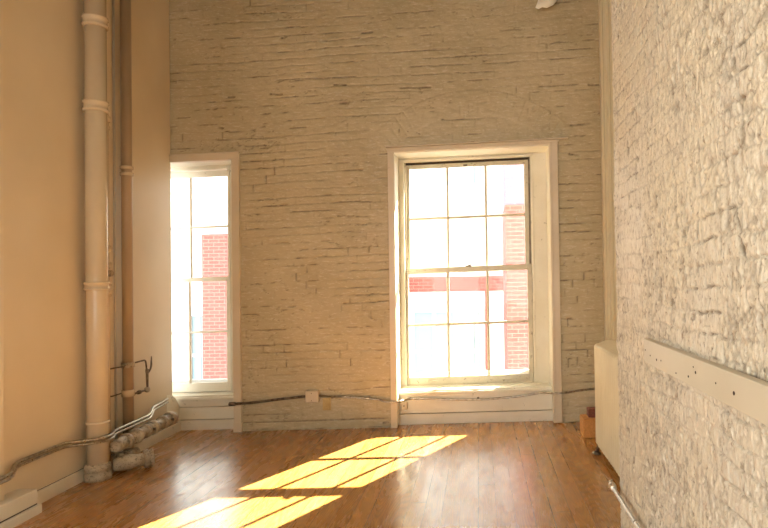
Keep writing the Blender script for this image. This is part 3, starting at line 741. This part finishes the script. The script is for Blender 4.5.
# ================================================================== RIGHT SIDE
# radiator
xr0, xr1 = .915, 1.20; yf, ns, pit_ = 4.86, 22, .0605
t = thing('radiator', 'tall cream cast iron column radiator half hidden behind the rough brick pier', 'radiator', (1.05, 4.2, fz(1.05)))
zb = .045; ztp = .888
def section(yc):
    q = MB(); hw = .0215; zo = fz(1.0)
    # outline of the section seen from the front (x,z), rounded top, thinner in the middle of the depth
    n = 8; top = [(xr0 + .03 + .03 * math.cos(PI - a * PI / 2 / n) - .0, ztp - .035 + .03 * math.sin(PI - a * PI / 2 / n)) for a in range(n + 1)]
    arch_ = [(xr0 + .03 + (xr1 - xr0 - .06) * s / 6., ztp - .005 + .030 * math.sin(PI * s / 6.)) for s in range(1, 6)]
    top2 = [(xr1 - .03 + .03 * math.cos(PI / 2 - a * PI / 2 / n), ztp - .035 + .03 * math.sin(PI / 2 - a * PI / 2 / n)) for a in range(n + 1)]
    poly = [(xr0 + .012, zb + .02)] + [(xr0, zb + .05)] + top + arch_ + top2 + [(xr1, zb + .05), (xr1 - .012, zb + .02)]
    m_ = len(poly); cx_, cz_ = (xr0 + xr1) / 2, (zb + ztp) / 2
    rings = []
    for (dy_, inset) in ((-hw, .030), (-hw * .7, .008), (0, 0.), (hw * .7, .008), (hw, .030)):
        rings.append([(x + (inset if x < cx_ else -inset), yc + dy_, z + zo + (inset if z < cz_ else -inset)) for x, z in poly])
    vs = [p for r_ in rings for p in r_]
    fs = [(i * m_ + j, i * m_ + (j + 1) % m_, (i + 1) * m_ + (j + 1) % m_, (i + 1) * m_ + j) for i in range(4) for j in range(m_)]
    q.add(vs, fs, True); o_ = len(q.v) - len(vs)
    q.f.append(tuple(o_ + j for j in range(m_))); q.smooth.append(False)
    q.f.append(tuple(o_ + 4 * m_ + j for j in reversed(range(m_)))); q.smooth.append(False)
    return q
first = obj('section', section(yf - .03), M['radiator'], t)
for i in range(1, ns):
    c = first.copy(); COL.objects.link(c); c.parent = t; c.location = first.location + Vector((0, -i * pit_, 0))
q = MB()
for zz in (.14, .80):
    q.tube([(1.06, yf + .0, zz + .02), (1.06, yf - ns * pit_ + .01, zz + .02)], .034, 16)
obj('connecting_nipple', q, M['radiator'], t)
def foot(yc, x_, sgn):
    q = MB(); z0 = fz(x_)
    q.tube([(x_, yc, .15), (x_ + sgn * .012, yc, .08), (x_ + sgn * .03, yc, z0 + .012)], [.024, .016, .014], 10)
    q.lathe((x_ + sgn * .03, yc, z0), (0, 0, 1), [(0, .036), (.008, .038), (.016, .026), (.02, .014)], 18)
    return obj('foot', q, M['iron'], t)
for yc in (yf - .03, yf - ns * pit_ + .05): foot(yc, xr0 + .035, -1); foot(yc, xr1 - .035, 1)
# inlet valve at the far end
q = MB().tube(smooth_path([(1.10, yf + .03, fz(1.1)), (1.10, yf + .03, .13), (1.10, yf - .02, .135)], .03), .016, 12); obj('inlet_pipe', q, M['radiator'], t)

# offcuts in the corner
q = MB().box((.898, 5.30, fz(.9)), (1.14, 5.50, .185), .006); tagit(obj('wood_offcut', q, M['block'], None), 'orange pine block on the floor behind the radiator', 'wood block')
q = MB().box((.955, 5.36, .186), (1.13, 5.46, .26), .005); tagit(obj('wood_offcut', q, M['block_red'], None), 'dark reddish block lying on the orange pine block', 'wood block')

# wooden rail on the rough wall
xa = XR - .015
rl = thing('wall_rail', 'flat painted wooden rail fixed across the rough brick wall at right', 'rail', (xa, 2.1, 1.08))
q = MB().box((xa - .020, 1.30, 1.080), (xa + .012, 2.63, 1.181), .003); obj('board', q, M['rail'], rl)
for yy, zz, rr in ((2.60, 1.135, .0035), (2.53, 1.12, .0035), (2.44, 1.115, .005), (2.38, 1.12, .0035), (2.07, 1.11, .004), (2.00, 1.135, .005), (2.02, 1.15, .003), (1.83, 1.13, .003), (1.70, 1.125, .006), (2.20, 1.10, .003)):
    q = MB().tube([(xa - .0215, yy, zz), (xa - .018, yy, zz)], rr, 10); obj('screw', q, M['dark'], rl)

# bright conduit low on the rough wall
t = thing('steel_conduit', 'bright steel conduit with an end connector low on the rough brick wall', 'conduit', (.70, 2.7, .30))
q = MB().tube([(.712, 1.6, .300), (.712, 3.30, .300)], .0115, 16); obj('pipe_body', q, M['chrome'], t)
q = MB().lathe((.712, 3.27, .300), (0, 1, 0), [(0, .0115), (.001, .018), (.025, .018), (.027, .022), (.045, .022), (.047, .018), (.06, .018), (.061, .010)], 6 * 3); obj('connector', q, M['chrome'], t)
q = MB().tube([(.712, 3.32, .300), (.705, 3.335, .318), (.72, 3.34, .322)], .008, 8); tagit(obj('clip', q, M['casing'], t), None)
for yy in (1.9,):
    q = MB().box((.700, yy - .012, .286), (.760, yy + .012, .289), 0).box((.700, yy - .012, .311), (.760, yy + .012, .314), 0); obj('strap', q, M['chrome'], t)

# ================================================================== OUTSIDE
mb = MB().box((-40, 7.5, -9.2), (40, 60, -9))
tagit(obj('ground_outside', mb, M['asphalt'], None), 'street far below the windows', 'street', None, 'structure')
def bldg_window(par, x0, x1, z0, z1, y):
    f = MB(); th_ = .10
    f.box((x0, y - .06, z0), (x0 + th_, y + .05, z1)).box((x1 - th_, y - .06, z0), (x1, y + .05, z1)).box((x0 + .01, y - .05, z0 - .01), (x1 - .01, y + .04, z0 + th_)).box((x0 + .01, y - .05, z1 - th_), (x1 - .01, y + .04, z1 + .01))
    f.box(((x0 + x1) / 2 - .04, y - .03, z0 + .02), ((x0 + x1) / 2 + .04, y + .03, z1 - .02)).box((x0 + .02, y - .02, (z0 + z1) / 2 - .04), (x1 - .02, y + .02, (z0 + z1) / 2 + .04))
    w_ = obj('window_frame', f, M['stone'], par)
    obj('pane', MB().box((x0 + .05, y - .01, z0 + .05), (x1 - .05, y + .02, z1 - .05)), M['blueglass'], w_)
# tall pale building across the street, a red brick band just below eye level
YA = 14.
pb = thing('pale_building', 'overexposed pale building with bluish windows seen through the main window', 'building', (-3, YA + 3, -9))
obj('facade', MB().box((-16, YA, -9), (1.95, YA + 6, 11.5)), M['pale_brick'], pb)
obj('brick_band', MB().box((-2.3, YA - .10, 1.10), (1.98, YA + .05, 1.44)), M['red_brick'], pb)
obj('cornice', MB().box((-16.1, YA - .35, 11.3), (2.1, YA + 6.1, 11.8)), M['stone'], pb)
for (x0, x1) in ((-1.62, -.50), (-.25, .10), (-9.6, -8.8), (-6.78, -6.28)):
    bldg_window(pb, x0, x1, -1.3, .72, YA - .04); bldg_window(pb, x0, x1, -4.4, -2.2, YA - .04)
for (x0, x1) in ((-.20, .20), (-7.5, -6.7)): bldg_window(pb, x0, x1, 3.5, 5.2, YA - .04)
obj('pilaster_strip', MB().box((.13, YA - .06, -9), (.21, YA, 1.10)), M['red_brick'], pb)
# slim red brick stack at the right
rb = thing('brick_stack', 'red brick building edge seen through the right panes of the main window', 'building', (1.2, 11.5, -9))
obj('brick_wall', MB().box((.50, 11, -9), (1.85, 12.6, 2.75)), M['red_brick'], rb)
obj('upper_wall', MB().box((.52, 11.02, 2.75), (1.83, 12.58, 5.2)), M['glare_brick'], rb)
obj('coping', MB().box((.46, 10.96, 5.2), (1.9, 12.65, 5.4)), M['stone'], rb)
# red brick bay low on the facade, seen through the left window
rw = thing('brick_bay', 'low red brick bay seen through the right pane of the left window', 'building', (-4, 13.3, -9))
obj('brick_wall', MB().box((-6.05, 13.1, -9), (-2.1, YA - .4, 2.45)), M['red_brick'], rw)
obj('coping', MB().box((-6.1, 13.05, 2.45), (-2.05, YA - .36, 2.55)), M['stone'], rw)

# ================================================================== LIGHT
sd = Vector((-.585, -1., -.76)).normalized()
sun = bpy.data.lights.new('sun', 'SUN'); sun.energy = 90.; sun.angle = math.radians(.5); sun.color = (1., .90, .68)
so = bpy.data.objects.new('sun', sun); COL.objects.link(so); so.location = (6, 16, 10)
so.rotation_euler = sd.to_track_quat('-Z', 'Y').to_euler()

wd = bpy.data.worlds.new('sky'); sc.world = wd; wd.use_nodes = True; nt = wd.node_tree
bg = nt.nodes['Background']; bg.inputs['Strength'].default_value = 1.
sky = nt.nodes.new('ShaderNodeTexSky'); sky.sky_type = 'HOSEK_WILKIE'; sky.turbidity = 4.; sky.ground_albedo = .4
sky.sun_direction = (-sd)
mul = nt.nodes.new('ShaderNodeMix'); mul.data_type = 'RGBA'; mul.inputs[0].default_value = .75
nt.links.new(sky.outputs[0], mul.inputs[6]); mul.inputs[7].default_value = (.98, 1, .96, 1)
nt.links.new(mul.outputs[2], bg.inputs[0]); bg.inputs['Strength'].default_value = 7.5

def fill_lamp(name, loc, rot, sx, sy, e, c=(1., .98, .90)):
    """soft fill lamp added in an invented window opening behind the camera"""
    l = bpy.data.lights.new(name, 'AREA'); l.shape = 'RECTANGLE'; l.size = sx; l.size_y = sy; l.energy = e; l.color = c
    o = bpy.data.objects.new(name, l); COL.objects.link(o); o.location = loc; o.rotation_euler = rot; return o
fill_lamp('fill_rear', (-1.8, YB - .12, 1.95), (-PI / 2, 0, 0), 1.35, 2.6, 5)  # unseen fill lamps, added to brighten the room from behind
fill_lamp('fill_rear', (-.05, YB - .12, 1.95), (-PI / 2, 0, 0), 1.05, 2.6, 4)
for (a, b) in RW:
    fill_lamp('fill_side', (XL - .10, (a + b) / 2, 1.45), (PI / 2, 0, -PI / 2), b - a - .05, 1.45, 74)

# ================================================================== CAMERA
cam = bpy.data.cameras.new('camera'); co = bpy.data.objects.new('camera', cam); COL.objects.link(co); sc.camera = co
f, p, r = 600., .014, .0153
cam.sensor_width = 36.; cam.lens = f / 768 * 36.
cxp, cyp = 479., 275. - f * math.tan(p)
cam.shift_x = (384 - cxp) / 768.; cam.shift_y = (cyp - 264) / 768.
F = Vector((0, math.cos(p), math.sin(p))); R0 = Vector((1, 0, 0)); U0 = Vector((0, -math.sin(p), math.cos(p)))
Rv = R0 * math.cos(r) - U0 * math.sin(r); Uv = R0 * math.sin(r) + U0 * math.cos(r)
mw = Matrix((Rv, Uv, -F)).transposed().to_4x4(); mw.translation = Vector((0, 0, H)); co.matrix_world = mw
cam.clip_start = .05; cam.clip_end = 300

sc.view_settings.view_transform = 'Standard'; sc.view_settings.look = 'None'
sc.view_settings.gamma = 1.; sc.view_settings.use_curve_mapping = False; sc.view_settings.exposure = .07
sc.cycles.max_bounces = 10; sc.cycles.diffuse_bounces = 6; sc.cycles.glossy_bounces = 4; sc.cycles.transparent_max_bounces = 16
sc.cycles.use_denoising = True; sc.cycles.sample_clamp_indirect = 6.
